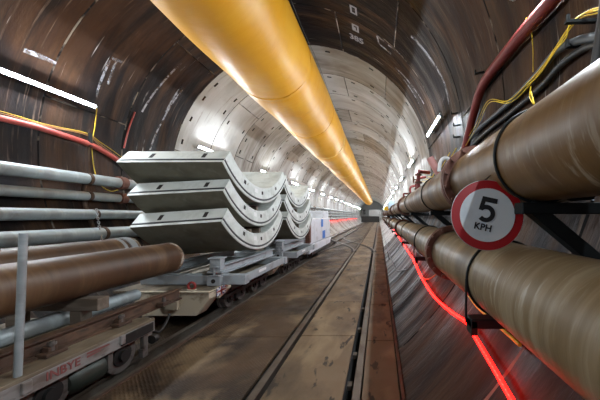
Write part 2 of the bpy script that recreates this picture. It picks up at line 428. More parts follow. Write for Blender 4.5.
# hanger chains from the crown to the duct
def chain_mesh(p0, p1, link=.05, r=.006):
    p0, p1 = Vector(p0), Vector(p1); d = p1 - p0; n = max(2, int(d.length / (link * .75))); t = d.normalized()
    mb = MB(); a = t.orthogonal().normalized(); b = t.cross(a)
    for k in range(n):
        c = p0 + d * ((k + .5) / n); ax = a if k % 2 else b; sd = b if k % 2 else a
        pts = [c + t * (link * .5 * cos(q * pi / 4)) + sd * (link * .3 * sin(q * pi / 4)) for q in range(9)]
        mb.tube(pts, r, 5, False)
    return mb
for k, yy in enumerate((6.8, 8.3, 11.4, 14.6, 17.7, 20.8)):
    pa = polar(radians(-31), yy, R + .01); pb = Vector((DX - .80, yy + .1, DZ + .55))
    o = chain_mesh(pa, pb, .07, .009).build('hanger_chain', M_chain)
    if k == 1: tag(o, 'dark hanger chain where the stained rings meet the pale rings, left of duct', 'chain', 'duct hanger chains')
    else: tag(o, ['hanger chain left of the duct among the dark stained rings', '', 'hanger chain left of the duct on the first pale rings', 'fourth hanger chain along the left side of the duct', 'fifth hanger chain along the left side of the duct', 'farthest hanger chain along the left side of the duct'][k], 'chain', 'duct hanger chains')
w0 = polar(radians(3), YN, R - .02)
o = MB().tube([polar(radians(4.5), y, R - .03 - .10 * sin(pi * ((y + 5) % 4.71) / 4.71) ** 2) for y in [YN + .4 * k for k in range(125)]], .006, 6).build('suspension_wire', M_wire)
tag(o, 'thin wire running along the tunnel crown right of the yellow duct', 'wire')

# ---------------------------------------------------------------- tube lamps
def lamp(loc, th, label, group, length=1.42):
    t = thing('tube_light', label, 'lamp', loc, group)
    inw = Vector((-sin(th), 0, -cos(th))); q = Matrix(((inw.z, 0, inw.x), (0, 1, 0), (-inw.x, 0, inw.z)))
    MB().box(inw * .02, (.085, length + .06, .035), q, 0, .006).build('housing', M_house, t)
    c = inw * .0385; sd_ = Vector((-inw.z, 0, inw.x)); tb = MB()
    rows = [[c + Vector((0, s_ * length / 2, 0)) + (inw * sin(pi * k / 12) + sd_ * cos(pi * k / 12)) * .023 for k in range(13)] for s_ in (-1, 1)]
    tb.grid(rows); tb.face(rows[0]); tb.face(rows[1]); tb.build('glowing_tube', M_tube, t)
    for s_ in (-1, 1):
        MB().cyl(c + Vector((0, s_ * length / 2, 0)), c + Vector((0, s_ * (length / 2 + .035), 0)), .026, 12).build('end_cap', M_house, t)
        MB().box(inw * -.045 + Vector((0, s_ * length * .35, 0)), (.04, .04, .11), q).build('bracket', M_house, t)
    return t
def lampth(px, py):
    p = wall(px, py, R - .02); return atan2(p.x, p.z - AZ)
tl, tr = lampth(48, 89), lampth(433, 133)
for k in range(-1, 18):
    yl = 4.85 + 4.62 * k; pl = polar(tl, yl, R - .10)
    if k == 0: lb, g = 'bright tube lamp on the dark left wall above the red hose', None
    elif k == -1: lb, g = 'tube lamp on the left wall beside the viewer, outside the picture', None
    elif k == 1: lb, g = 'tube lamp on the pale left wall just above the first segment stack', None
    else: lb, g = 'small far tube lamp along the left wall beyond the segment stacks', 'far left wall lamps'
    lamp(pl, tl, lb, g)
    yr = 1.89 + 4.52 * k; pr = polar(tr, yr, R - .10)
    if k == 0: lb, g = 'tube lamp cut by the top edge above the dark red pipe', None
    elif k == 1: lb, g = 'bright tube lamp on the right wall above the hooks and pipe flange', None
    elif k == 2: lb, g = 'second complete tube lamp along the right wall, smaller and paler', None
    elif k == -1: lb, g = 'tube lamp on the right wall behind the viewer', None
    else: lb, g = 'tiny far tube lamp along the right wall past the second complete lamp', 'far right wall lamps'
    lamp(pr, tr, lb, g)

# ---------------------------------------------------------------- right-hand pipes
PR = .235
UX, UZ, LX, LZ = 3.06, 1.892, 3.017, 1.183
def section(px, pz, y0, y1, m, label, group=None):
    t = thing('steel_pipe', label, 'pipe', (px, y0, pz), group); Ln = y1 - y0
    pts = [(0, Ln * k / 12, 0) for k in range(13)]
    MB().tube(pts, PR, 40).build('pipe_barrel', m, t)
    for yy, s_ in ((.012, 1), (Ln - .012, -1)):
        fl = MB().ring((0, yy - .010, 0), (0, yy + .045 * s_ + (.0 if s_ > 0 else 0), 0), PR - .01, PR + .058, 40).build('flange', M_flange, t)
        if not -1 < y0 + yy < 10: continue
        for k in range(14):
            a = 2 * pi * (k + .5) / 14; x, z = (PR + .034) * cos(a), (PR + .034) * sin(a)
            bo = MB().cyl((x, yy + .03 * s_, z), (x, yy + .078 * s_, z), .019, 6).build('bolt', M_flange, fl)
    return t
names_u = ['large tan pipe along the upper right wall above the speed sign', 'upper right pipe length beyond the first flange, above the lower flange',
           'far upper right pipe length beyond the second flange']
y0 = 2.45 - 6.05
for k in range(8):
    lb = names_u[min(k, 2)]
    section(UX, UZ, y0 + .002, y0 + 6.048, M_pipe, lb, 'far upper pipe lengths' if k >= 2 else None); y0 += 6.05
names_l = ['large dusty grey-brown pipe along the lower right wall below the speed sign', 'lower right pipe length beyond the rusty flange, above the red rope light',
           'far lower right pipe length beyond its second flange']
y0 = 3.05 - 6.05
for k in range(8):
    lb = names_l[min(k, 2)]
    section(LX, LZ, y0 + .002, y0 + 6.048, M_pipe2, lb, 'far lower pipe lengths' if k >= 2 else None); y0 += 6.05

def upper_bracket(y, label, group=None):
    t = thing('pipe_bracket', label, 'pipe bracket', (UX, y, UZ - PR), group)
    MB().box((.24, 0, -.038), (.72, .09, .06), None, 0, .006).build('arm', M_blk, t)
    MB().beam((-.07, 0, -.02), (.34, 0, -.36), .075, .07, 0, .006).build('brace', M_blk, t)
    MB().torus((0, 0, PR), (0, 1, 0), PR + .008, .008, 40, 8).build('clamp_band', M_blk, t)
    return t
def lower_bracket(y, label, group=None):
    t = thing('pipe_cradle', label, 'pipe bracket', (LX, y, LZ - PR), group)
    MB().box((.0, 0, -.035), (.46, .10, .06), None, 0, .006).box((-.21, 0, -.06), (.04, .10, .09), None, 0, .004).build('support_block', M_blk, t)
    MB().torus((0, 0, PR), (0, 1, 0), PR + .008, .008, 40, 8).build('clamp_band', M_blk, t)
    MB().tube([(-.245, .0, PR), (-.247, .0, .0), (-.246, 0, -.04)], .008, 8).build('clamp_leg', M_blk, t)
    return t
for k in range(-1, 12):
    lb = ('black steel bracket with diagonal brace just right of the speed sign' if k == 0 else
          'second black steel bracket under the upper pipe, behind the first flange' if k == 1 else
          'black steel bracket under the near end of the upper pipe beside the viewer' if k == -1 else
          'far black bracket under the upper right pipe beyond the second one')
    upper_bracket(1.45 + 2.52 * k, lb, 'far upper pipe brackets' if k > 1 else None)
    lb = ('black cradle under the lower pipe where the red rope light crosses it' if k == 0 else
          'second black cradle under the lower pipe, beyond its rusty flange' if k == 1 else
          'black cradle under the near end of the lower pipe beside the viewer' if k == -1 else
          'far black cradle under the lower right pipe beyond the second one')
    lower_bracket(1.77 + 2.63 * k, lb, 'far lower pipe cradles' if k > 1 else None)

# ---------------------------------------------------------------- speed sign
sd = 1.52; sx = CX + (487 - VX) * sd / F; sz = CZ + (VY - 215) * sd / F; sr = 35.5 * sd / F
sign = thing('speed_sign', 'round white speed sign with red border reading 5 KPH, between the right pipes', 'road sign', (sx, sd, sz))
sign.rotation_euler = (radians(-4), radians(13), radians(-5))
def disc(r, y, th, n=64): return MB().cyl((0, y, 0), (0, y + th, 0), r, n)
disc(sr, 0, .006).build('backing_disc', M_signback, sign)
disc(sr * .985, -.003, .004).build('red_border', M_signred, sign)
disc(sr * .755, -.006, .004).build('white_face', M_signwht, sign)
def stroke(pts, w, y, th, mitre=False):
    """flat ribbon of width w through (x,z) points, facing -y"""
    pts = [Vector((p[0], 0, p[1])) for p in pts]; Lf, Rt = [], []
    for i, p in enumerate(pts):
        t = (pts[min(i + 1, len(pts) - 1)] - pts[max(i - 1, 0)]).normalized(); nn = Vector((-t.z, 0, t.x)) * w / 2
        Lf.append(p + nn); Rt.append(p - nn)
    mb = MB(); off = Vector((0, y, 0)); o2 = Vector((0, y + th, 0))
    mb.grid([[a + off, b_ + off, b_ + o2, a + o2] for a, b_ in zip(Lf, Rt)], None, 0, False, True)
    mb.face([Lf[0] + off, Rt[0] + off, Rt[0] + o2, Lf[0] + o2]); mb.face([Lf[-1] + off, Rt[-1] + off, Rt[-1] + o2, Lf[-1] + o2])
    return mb
u = sr
def join(*ms):
    out = MB()
    for m in ms:
        n0 = len(out.v); out.v += m.v; out.f += [tuple(i + n0 for i in f) for f in m.f]; out.uv += m.uv; out.mi += m.mi; out.sm += m.sm
    return out
arc = [(u * (-.03 + .205 * cos(a)), u * (.055 + .20 * sin(a))) for a in [radians(146 - 11.6 * k) for k in range(25)]]
five = join(stroke([(-.215 * u, .485 * u), (.23 * u, .485 * u)], .15 * u, -.008, .003),
            stroke([(-.165 * u, .55 * u), (-.205 * u, .13 * u)], .125 * u, -.0085, .003),
            stroke(arc, .135 * u, -.0088, .003))
five.v = [(x * .92 - .02 * u, y, z * .92 - .02 * u) for x, y, z in five.v]
five.build('digit', M_signblk, sign)
def text_obj(txt, size, name, m, parent, loc, rot, bold=.0, ext=.001):
    cu = bpy.data.curves.new('txt', 'FONT'); cu.body = txt; cu.size = size; cu.align_x = 'CENTER'; cu.align_y = 'CENTER'
    cu.offset = bold; cu.extrude = ext
    tmp = bpy.data.objects.new('tmp', cu); COL.objects.link(tmp)
    dg = bpy.context.evaluated_depsgraph_get(); me = bpy.data.meshes.new_from_object(tmp.evaluated_get(dg))
    bpy.data.objects.remove(tmp); me.materials.clear(); me.materials.append(m); me.name = name
    o = bpy.data.objects.new(name, me); COL.objects.link(o); o.parent = parent; o.location = loc; o.rotation_euler = rot
    return o
text_obj('KPH', .26 * u, 'lettering', M_signblk, sign, (-.05 * u, -.0075, -.37 * u), (pi / 2, 0, 0), .006 * u)
MB().tube([(-.10, .012, .12), (-.02, .03, sr + .03), (.10, .12, sr + .14)], .004, 6).build('hanging_wire', M_wire, sign)
MB().box((0, .012, .02), (.05, .012, .30)).build('back_strap', M_signback, sign)

# ---------------------------------------------------------------- right wall hoses, cables, hooks
def wp(pts, rad): return smooth_path([wall(x, y, rad) for x, y in pts])
o = MB().tube(wp([(585, -45), (552, 0), (517, 40), (484, 83), (474, 112), (467, 140), (462, 160)], R - .08), .060, 16).build('fire_main', M_redhose)
tag(o, 'dull red pipe bending down the right wall behind the upper tan pipe', 'pipe')
o = MB().tube(wp([(640, 30), (594, 37), (577, 41), (556, 52), (535, 77), (507, 105), (475, 133), (455, 158)], R - .05), .030, 12).build('power_cable', M_cable)
tag(o, 'thick grey cable sagging along the right wall above the upper tan pipe', 'cable')
o = MB().tube(wp([(640, 38), (596, 44), (578, 52), (560, 66), (540, 88), (512, 112), (480, 138), (458, 162)], R - .04), .026, 12).build('power_cable', M_cabledk)
tag(o, 'darker cable hanging just below the thick grey cable', 'cable')
ycs = [[(640, 5), (594, 11), (573, 22), (545, 63), (524, 87), (507, 101), (488, 101), (475, 126), (460, 150)],
       [(640, 8), (594, 14), (574, 24), (548, 61), (527, 88), (509, 103), (489, 103), (477, 127), (461, 153)],
       [(640, 2), (594, 9), (571, 23), (566, 38), (556, 50), (540, 74), (527, 86)]]
for i, p in enumerate(ycs):
    o = MB().tube(wp(p, R - .085 - .01 * i), .0048, 6).build('signal_cable', M_yellow)
    tag(o, ['yellow cable looping over the black arm, outermost on right wall', 'yellow cable running just beneath the outermost looped one', 'short yellow cable hanging loose under the black arm on right wall'][i], 'cable', 'yellow cables on the right wall')
o = MB().tube(wp([(526, 18), (531, 30), (533, 50), (533, 72)], R - .06), .0055, 6).build('lamp_flex', M_yellow)
tag(o, 'yellow flex dropping from the topmost right lamp past the red pipe', 'cable')
o = MB().tube(wp([(531, 86), (530, 97), (534, 104), (531, 92)], R - .10), .007, 6).build('cable_knot', M_yellow)
tag(o, 'small bunch of yellow cable tied above the tan pipe', 'cable')
def hook(px, py, label, s_=1.0, group=None):
    p = wall(px, py, R); th = atan2(p.x, p.z - AZ); inw = Vector((-sin(th), 0, -cos(th)))
    t = thing('cable_hook', label, 'hook', p, group)
    MB().beam((0, 0, 0), inw * .13 * s_, .03, .02).build('arm', M_blk, t)
    MB().beam(inw * .12 * s_, inw * .12 * s_ + Vector((0, 0, .05)), .02, .02).build('tip', M_blk, t)
    return t
hook(596, 21, 'black cable arm carrying yellow cables near the right edge', 1.6)
hook(484, 72, 'small black hook on the wall just above the red pipe bend', 1.0)
hook(580, 46, 'black hook holding the thick grey cable', .8)
for i, (x, y) in enumerate([(458, 113), (460, 125), (460, 137)]):
    hook(x, y, ['topmost of three wall hooks left of the red pipe', 'middle of three wall hooks left of the red pipe', 'lowest of three wall hooks left of the red pipe'][i], 1.0, 'three wall hooks')
o = MB().tube(smooth_path([(3.30, 1.22, 3.75), (3.36, 1.30, 3.20), (3.37, 1.40, 2.70), (3.36, 1.46, 2.35)]), .035, 14).build('vertical_conduit', M_cabledk)
tag(o, 'dark conduit dropping down at the right edge behind the tan pipe', 'conduit')

# clutter above the upper pipe further along
va = thing('valve_assembly', 'red branch pipe with flanged valve above the upper pipe, past the flange', 'valve', (3.02, 5.7, 2.12))
MB().cyl((0, 0, 0), (0, 0, .34), .04, 16).build('riser', M_redhose, va)
MB().cyl((0, -.06, .36), (.24, .1, .36), .04, 16).build('branch', M_redhose, va)
MB().cyl((0, 0, .12), (0, 0, .16), .075, 16).cyl((0, 0, .28), (0, 0, .31), .07, 16).build('flange', M_flange, va)
wh = MB().torus((-.10, -.02, .2), (1, 0, 0), .07, .010, 20, 6).cyl((-.1, -.02, .2), (0, 0, .2), .012, 8).build('hand_wheel', M_flange, va)
for k, (yy, zz) in enumerate([(6.1, 2.13), (7.3, 2.13), (9.2, 2.13)]):
    t = thing('branch_pipe', ['dull red branch riser above the upper pipe beside the pink pipe', 'second dull red branch riser farther along the upper pipe', 'farthest dull red branch riser on the upper pipe'][k], 'pipe', (3.05, yy, zz), 'red branch risers')
    MB().tube(smooth_path([(0, 0, 0), (-.02, 0, .16), (.05, .05, .27 - .04 * k), (.22 + .05 * k, .3, .34 - .07 * k)], 6), .03, 12).build('bent_tube', M_redhose, t)
    MB().cyl((0, 0, .02), (0, 0, .06), .06, 16).build('flange', M_flange, t)
o = MB().cyl((3.185, 4.5, 2.26), (3.04, 4.52, 2.52), .06, 16).build('pink_pipe_stub', M_pink)
tag(o, 'short pale pink pipe stub leaning above the upper pipe', 'pipe')
o = MB().tube(smooth_path([(3.14, 4.3, 2.26), (3.17, 4.3, 2.42), (3.25, 4.3, 2.47), (3.32, 4.3, 2.40), (3.34, 4.3, 2.26)], 6), .03, 12).build('white_hose', M_seglbl)
tag(o, 'short white hose arching beside the pink pipe stub', 'hose')
for k in range(3):
    o = MB().tube(smooth_path([(3.38 - .02 * k, 4.2 + .3 * k, 2.6), (3.2, 4.6 + .35 * k, 2.2 + .04 * k), (3.25, 5.2 + .4 * k, 2.3), (3.3, 6.2 + .4 * k, 2.45)], 6), .008, 6).build('signal_cable', M_yellow)
    tag(o, ['yellow cable drooping beside the red valve', 'yellow cable drooping just beyond the pink stub', 'yellow cable drooping by the first red branch riser'][k], 'cable', 'drooping yellow cables')

# yellow box, cabinet further down on the right
o = MB().box((2.72, 19.5, 2.10), (.30, .16, .26), None, 0, .02).build('junction_box', M_ybox); tag(o, 'small bright yellow box far along the right side before the cabinet', 'box')
c = thing('electrical_cabinet', 'pale blue-grey cabinet standing far along the right wall', 'cabinet', (3.12, 20.6, 1.95))
MB().box((0, 0, .38), (.44, .4, .76), None, 0, .02).build('body', M_cab, c); MB().box((0, -.205, .40), (.36, .012, .60)).build('door', M_cab, c); MB().box((0, .0, -.5), (.12, .12, .98)).build('post', M_cab, c)
# rope lights
def rope(pts, label, r=.016, beads=True):
    t = thing('rope_light', label, 'rope light', (0, 0, 0))
    MB().tube(pts, r, 10).build('glowing_rope', M_led, t)
    if beads:
        mb = MB(); d = 0; last = None; acc = 0
        for a, b_ in zip(pts, pts[1:]):
            L_ = (b_ - a).length; k = 0
            while acc < L_:
                p = a + (b_ - a) * (acc / L_); mb.box(p + Vector((-.006, -.006, .008)), (.010, .012, .010)); acc += .04
            acc -= L_
        o = mb.build('led_beads', M_ledhot, t); o['kind'] = 'stuff'
    return t
rp = wp([(528, 428), (512, 400), (492, 365), (473, 333), (466, 322), (450, 311), (433, 295), (421, 276), (413, 259), (405, 247), (396, 233), (390, 225), (385, 221)], R - .09)
rope([p for p in rp], 'glowing red rope light strung along the lower right wall under the pipes')
rope([Vector((-3.02 - .02 * sin(k), 29 + 3 * k, 1.03 + .04 * sin(k * 2.1))) for k in range(14)], 'glowing red rope light far along the left wall past the white locomotive', .016, False)
o = MB().tube(wp([(416, 262), (420, 275), (428, 279), (440, 271), (446, 262)], R - .07), .010, 8).build('loose_cable', M_orange)
tag(o, 'tan cable loop hanging below the lower pipe flange', 'cable')
o = MB().tube(wp([(452, 268), (462, 285), (476, 305), (490, 318), (520, 345)], R - .05), .013, 8).build('yellow_hose', M_yellow)
tag(o, 'yellow hose tucked between the lower pipe and the wall', 'hose')
o = MB().tube(wp([(384, 236), (392, 262), (404, 270), (414, 262), (416, 252)], R - .02), .010, 8).build('loose_cable', M_cable)
tag(o, 'black cable looped on the lower right wall under the rope light', 'cable')

# ---------------------------------------------------------------- left wall services
lp = [(-3.45, 2.30, .108, 'topmost grey pipe on the left wall'), (-3.44, 1.965, .088, 'second grey pipe from the top on the left wall'),
      (-3.33, 1.61, .098, 'third grey pipe from the top on the left wall'), (-3.16, 1.24, .118, 'lowest grey pipe on the left wall above the brown pipes')]
for i, (x, z, r, lb) in enumerate(lp):
    t = thing('service_pipe', lb, 'pipe', (x, 0, z), 'grey pipes on the left wall')
    MB().tube([(0, YN + 2.2 * k, 0) for k in range(35)], r, 28).build('pipe_barrel', M_galv, t)
    for yy in ((6.15, 12.2, 18.3, 24.4) if i < 2 else (12.2, 18.3, 24.4)):
        MB().ring((0, yy - .07, 0), (0, yy + .07, 0), r - .01, r + .035, 24).build('coupling', M_flange, t)
for k, yy in enumerate((1.9, 5.45, 9.1, 12.8, 16.4, 20, 24, 28, 32)):
    lb = ('rusty bracket strap behind the grey pipes under the left lamp' if k == 1 else 'rusty bracket on the left wall beyond the picture edge' if k == 0 else 'rusty bracket hidden behind the segment stacks' if k == 2 else 'far rusty bracket holding the grey pipes past the segment stacks')
    t = thing('pipe_bracket', lb, 'pipe bracket', (-3.4, yy, 1.8), 'far left wall brackets' if k > 2 else None)
    MB().tube([(-.06, 0, .62), (-.13, 0, .3), (-.10, 0, .0), (.02, 0, -.35), (.12, 0, -.62)], .035, 8).build('back_bar', M_rust, t)
    for (x, z, r, lb2) in lp:
        MB().ring((x + 3.4, -.03, z - 1.8), (x + 3.4, .03, z - 1.8), r - .005, r + .012, 24).build('strap', M_rust, t)
o = chain_mesh((-3.19, 5.36, 1.715), (-3.03, 5.30, 1.12), .055, .008).build('chain', M_chain); tag(o, 'short zinc chain hanging over the two lower grey pipes', 'chain')
o = MB().tube(wp([(-9000, -2190), (-2500, -516), (-700, -59), (-60, 104), (0, 118), (40, 128), (86, 143), (103, 151), (120, 162), (135, 172)], R - .08), .050, 14).build('red_hose', M_redhose2)
tag(o, 'red hose sagging along the left wall below the lamp', 'hose')
for i in range(3):
    o = MB().tube(wp([(-9000, -2300 + 20 * i), (-2500, -550 + 8 * i), (-700, -70 + 3 * i), (-60, 98 + 2 * i), (0, 111 + 2 * i), (45, 124 + i), (86, 133 + i), (100, 142 + 2 * i), (112, 150 + 3 * i), (124, 159 + 2 * i)], R - .05), .0055, 6).build('signal_cable', [M_yellow, M_orange, M_orange][i])
    tag(o, ['yellow cable uppermost above the red hose on left wall', 'tan cable between the yellow cable and the next tan one', 'tan cable lying closest to the red hose on left wall'][i], 'cable', 'thin cables above the red hose')
o = MB().tube(wp([(97, 106), (95, 125), (92, 145), (94, 168), (100, 184), (110, 191), (118, 190)], R - .03), .0085, 6).build('lamp_flex', M_yellow)
tag(o, 'yellow flex dropping from the left lamp behind the red hose', 'cable')
hk = wall(86, 134, R); t = thing('cable_hook', 'black hook holding the red hose on the left wall', 'hook', hk)
MB().box((.05, 0, 0), (.12, .04, .03)).build('arm', M_blk, t); MB().box((.09, 0, -.12), (.03, .06, .26)).build('drop_bar', M_blk, t)
o = MB().tube(wp([(135, 112), (129, 128), (124, 148)], R - .02), .016, 8).build('red_strip', M_redhose2); tag(o, 'short red stripe of hose up the left wall joint', 'hose')

# ---------------------------------------------------------------- wagons on the left track
WX0, WX1 = -1.90, -.38
def wheelset(parent, y, n=1):
    for sx, x in ((1, -.52), (-1, -1.52)):
        w = MB().ring((x - .05, y, .13), (x + .05, y, .13), .10, .175, 32).ring((x - .05 * sx - .02, y, .13), (x - .05 * sx + .02, y, .13), .10, .20, 32)
        wo = w.build('wheel', M_wheel, parent)
        MB().cyl((x - .03, y, .13), (x + .07 * sx, y, .13), .102, 24).cyl((x, y, .13), (x + .10 * sx, y, .13), .055, 16).build('hub', M_dark, wo)
    MB().cyl((-1.5, y, .13), (-.55, y, .13), .04, 12).build('axle', M_dark, parent)
wag = thing('rail_wagon', 'flat rail wagon at lower left loaded with brown pipes, marked INBYE', 'wagon', (0, 0, 0))
wy0, wy1 = -1.6, 3.25
MB().box(((WX0 + WX1) / 2, (wy0 + wy1) / 2, .385), (WX1 - WX0, wy1 - wy0, .03), None, 0, .005).build('deck', M_wagdeck, wag)
sb = MB()
for x in (WX1 - .02, WX0 + .02): sb.box((x, (wy0 + wy1) / 2, .31), (.035, wy1 - wy0, .12), None, 0, .005)
side = sb.build('side_channel', M_wagside, wag)
MB().box(((WX0 + WX1) / 2, wy1 - .03, .29), (WX1 - WX0 - .06, .07, .17), None, 0, .01).build('end_beam', M_wagside, wag)
MB().box((-1.14, (wy0 + wy1) / 2, .27), (.9, wy1 - wy0 - .2, .1)).build('chassis', M_dark, wag)
xs = WX1 + .002
text_obj('INBYE', .095, 'lettering', M_fade, side, (xs, 2.31, .318), (pi / 2, 0, pi / 2), .002)
ar = MB()
ar.face([(xs, 2.49, .345), (xs, 2.70, .338), (xs, 2.70, .352), (xs, 2.49, .362)]); ar.face([(xs, 2.49, .315), (xs, 2.62, .325), (xs, 2.62, .332), (xs, 2.49, .335)])
ar.build('red_stripe', M_fade, side)
for y in (1.72 - 2.4, 2.27 - 2.4, 2.27, 2.92): wheelset(wag, y)
MB().tube([(-.52, 2.42, .13), (-.52, 2.46, .13), (-.52, 2.70, .13), (-.52, 2.74, .13)], [.08, .125, .125, .08], 24).build('brake_cylinder', M_tank, wag)
fb = MB().box((-.45, 2.58, .25), (.05, 1.0, .05), None, 0, .005).beam((-.44, 2.42, .25), (-.44, 2.72, .10), .03, .03).beam((-.44, 2.76, .06), (-.44, 2.76, .27), .03, .05).box((-.44, 3.16, .04), (.05, .07, .10), None, 0, .006).box((-.44, 3.17, .16), (.05, .06, .16), None, 0, .01)
fb.build('bogie_frame', M_wheel, wag)
MB().box((WX1 + .004, 3.02, .315), (.012, .40, .10), None, 0, .003).build('dark_side_plate', M_dark, wag)
gp = MB().box((WX1 + .006, 2.83, .33), (.03, .05, .09), None, 0, .006).build('lashing_lug', M_wagside, wag)
MB().box((WX1 + .006, 1.98 - 1.1, .33), (.03, .06, .09), None, 0, .006).build('lashing_lug', M_wagside, wag)
# stanchion
MB().tube([(-.44, 2.06, .36), (-.395, 2.06, 1.455)], .023, 16).build('stanchion', M_galv, wag)
MB().box((WX1 + .004, 2.06, .32), (.03, .06, .09), None, 0, .008).build('stanchion_socket', M_wagside, wag)
MB().cyl((-.43, 3.26, .14), (-.43, 3.32, .14), .05, 12).build('hose_end', M_dark, wag)
MB().tube(smooth_path([(-.50, 3.28, .30), (-.49, 3.42, .16), (-.5, 3.55, .2), (-.55, 3.7, .28)]), .018, 8).build('air_hose', M_dark, wag)
MB().box((-1.14, 3.55, .17), (.14, .70, .10), None, 0, .02).build('coupling_bar', M_dark, wag)

o = None
def hollow_pipe(x, z, r, y0, y1, label, m=M_wagpipe):
    t = thing('steel_pipe', label, 'pipe', (x, y0, z)); Ln = y1 - y0
    wob = MB(); pts = [(0, Ln * k / 12, 0) for k in range(13)]
    wob.tube(pts, r, 40, False).tube([(0, Ln - .5, 0), (0, Ln, 0)], r - .02, 40, False).ring((0, Ln - .004, 0), (0, Ln + .002, 0), r - .02, r, 40)
    wob.build('pipe_barrel', m, t)
    MB().ring((0, Ln - .05, 0), (0, Ln + .004, 0), r - .022, r + .003, 40).build('end_rim', M_ragged, t)
    return t
big = hollow_pipe(-.98, .945, .225, -1.5, 4.27, 'large brown pipe lying on the front wagon, nearest the walkway')
sec = hollow_pipe(-1.50, 1.058, .20, -1.5, 4.15, 'smaller brown pipe on the front wagon behind the large one', M_wagpipe)
MB().ring((0, 5.50, 0), (0, 5.60, 0), .198, .214, 32).ring((0, 5.40, 0), (0, 5.44, 0), .198, .212, 32).build('end_wrap', M_signback, sec)
o = MB().tube([(-1.17, -1.4, .482), (-1.17, 3.9, .482)], .08, 24).build('service_pipe', M_galv); tag(o, 'blue-grey pipe on the front wagon deck under the large brown pipe', 'pipe')
for i, yy in enumerate((2.98, .6)):
    o = MB().box((-1.26, yy, .652), (1.10, .13, .13), None, 0, .008).build('timber_baulk', M_timber); tag(o, ['timber baulk under the large brown pipe, end facing the walkway', 'timber baulk under the brown pipes near the picture edge'][i], 'timber')
    q = MB().box((-1.50, yy, .7885), (.22, .12, .135), None, 0, .006).build('timber_packer', M_timber); tag(q, 'timber packer on the %s baulk lifting the smaller brown pipe' % ('front', 'rear')[i], 'timber')
    for xx in (-.95, -1.62):
        q = MB().box((xx, yy, .493), (.12, .12, .184), None, 0, .006).build('timber_packer', M_timber); tag(q, ('timber packer under the front baulk, ' if i == 0 else 'timber packer under the rear baulk, ') + ('walkway side' if xx > -1 else 'wall side'), 'timber')
I = [(-.045, .15), (.045, .15), (.045, .132), (.01, .125), (.01, .025), (.055, .018), (.055, 0), (-.055, 0), (-.055, .018), (-.01, .025), (-.01, .125), (-.045, .132)]
o = MB().sweep(I, [(-.64, -1.5, .40), (-.64, 4.0, .40)]).build('steel_joist', M_rust); tag(o, 'long rusty steel joist along the front wagon deck beside the pipes', 'steel beam')
for i, yy in enumerate((2.38, 3.02, 1.5)):
    t = thing('rail_clamp', ['rusty bolted clamp on the joist close behind the grey stanchion', 'rusty bolted clamp on the joist by the timber baulk end', 'rusty bolted clamp on the joist before the stanchion'][i], 'clamp', (-.56, yy, .40), 'joist clamps')
    MB().box((0, 0, .02), (.10, .16, .03), None, 0, .005).box((-.02, 0, .05), (.06, .07, .05), None, 0, .006).build('clamp_plate', M_rust, t)
    MB().cyl((0, 0, .02), (0, 0, .12), .016, 10).build('bolt', M_wheel, t); MB().cyl((0, 0, .085), (0, 0, .11), .030, 6).build('nut', M_wheel, t)
t = thing('rail_clamp', 'rusty clamp at the far end of the joist overhanging the wagon', 'clamp', (-.56, 3.62, .45), 'joist clamps')
MB().box((0, 0, .0), (.09, .14, .05), None, 0, .005).build('clamp_plate', M_rust, t); MB().cyl((0, 0, .0), (0, 0, .08), .02, 10).build('bolt', M_wheel, t)

# segment wagons
def seg_wagon(y0, label):
    w = thing('rail_wagon', label, 'wagon', (0, y0, 0)); Ln = 2.72
    MB().box((-1.14, Ln / 2, .405), (1.50, Ln, .035), None, 0, .006).build('deck', M_wagdeck, w)
    hs = MB(); pr = [(-1.55, .405), (-.40, .405), (-.40, .30), (-.60, .04), (-1.55, .04)]
    f0 = [Vector((x, 0, z)) for x, z in pr]; f1 = [p + Vector((0, .26, 0)) for p in f0]
    hs.face(f0); hs.face(f1[::-1])
    for q in range(5): hs.face([f0[q], f0[(q + 1) % 5], f1[(q + 1) % 5], f1[q]])
    hs.box((-.98, .10, .412), (1.20, .28, .02), None, 0, .006).beam((-.42, .2, .37), (-.42, .62, .37), .07, .11, 0, .01).beam((-.42, .25, .28), (-.42, .60, .36), .06, .10, 0, .01).box((-.95, -.03, .22), (.20, .06, .16), None, 0, .015)
    hs.build('headstock', M_cream, w)
    MB().box((-1.14, Ln - .06, .31), (1.48, .12, .2), None, 0, .02).build('rear_headstock', M_cream, w)
    MB().box((-.40, Ln / 2 + .3, .33), (.04, Ln - .65, .12)).box((-1.88, Ln / 2, .33), (.04, Ln - .3, .12)).box((-1.14, Ln / 2, .28), (.9, Ln - .3, .10)).build('side_channel', M_dark, w)
    sh = MB().torus((-.71, .06, .485), (0, 1, 0), .055, .018, 20, 8).build('lifting_shackle', M_paintred, w)
    MB().box((-.71, .06, .425), (.12, .06, .02), None, 0, .004).build('shackle_plate', M_cream, w)
    for y in (.72, 1.15, 1.75, 2.2): wheelset(w, y)
    MB().box((-.44, 1.4, .19), (.06, 1.9, .06)).box((-.44, .93, .13), (.05, .16, .14)).box((-.44, 1.97, .13), (.05, .16, .14)).build('bogie_frame', M_dark, w)
    return w
# flag decal lives on the first segment wagon
w2 = seg_wagon(4.32, 'flat rail wagon with cream headstock and flag decal, under the first segment stack')
w3 = copy_tree(w2); w3.location = (0, 7.27, 0); w3['label'] = 'flat rail wagon under the second segment stack, before the white locomotive'
fd = MB().box((-.383, .30, .355), (.004, .26, .13)).build('flag_decal', M_navy, w2)
x = -.3795
sx1 = MB().beam((x, .18, .295), (x, .42, .415), .003, .028).beam((x, .18, .415), (x, .42, .295), .003, .028).box((x, .30, .355), (.003, .26, .044)).box((x, .30, .355), (.003, .06, .13)).build('white_saltire', M_seglbl, fd)
MB().box((x + .002, .30, .355), (.003, .26, .024)).box((x + .002, .30, .355), (.003, .034, .13)).build('red_cross', M_paintred, fd)

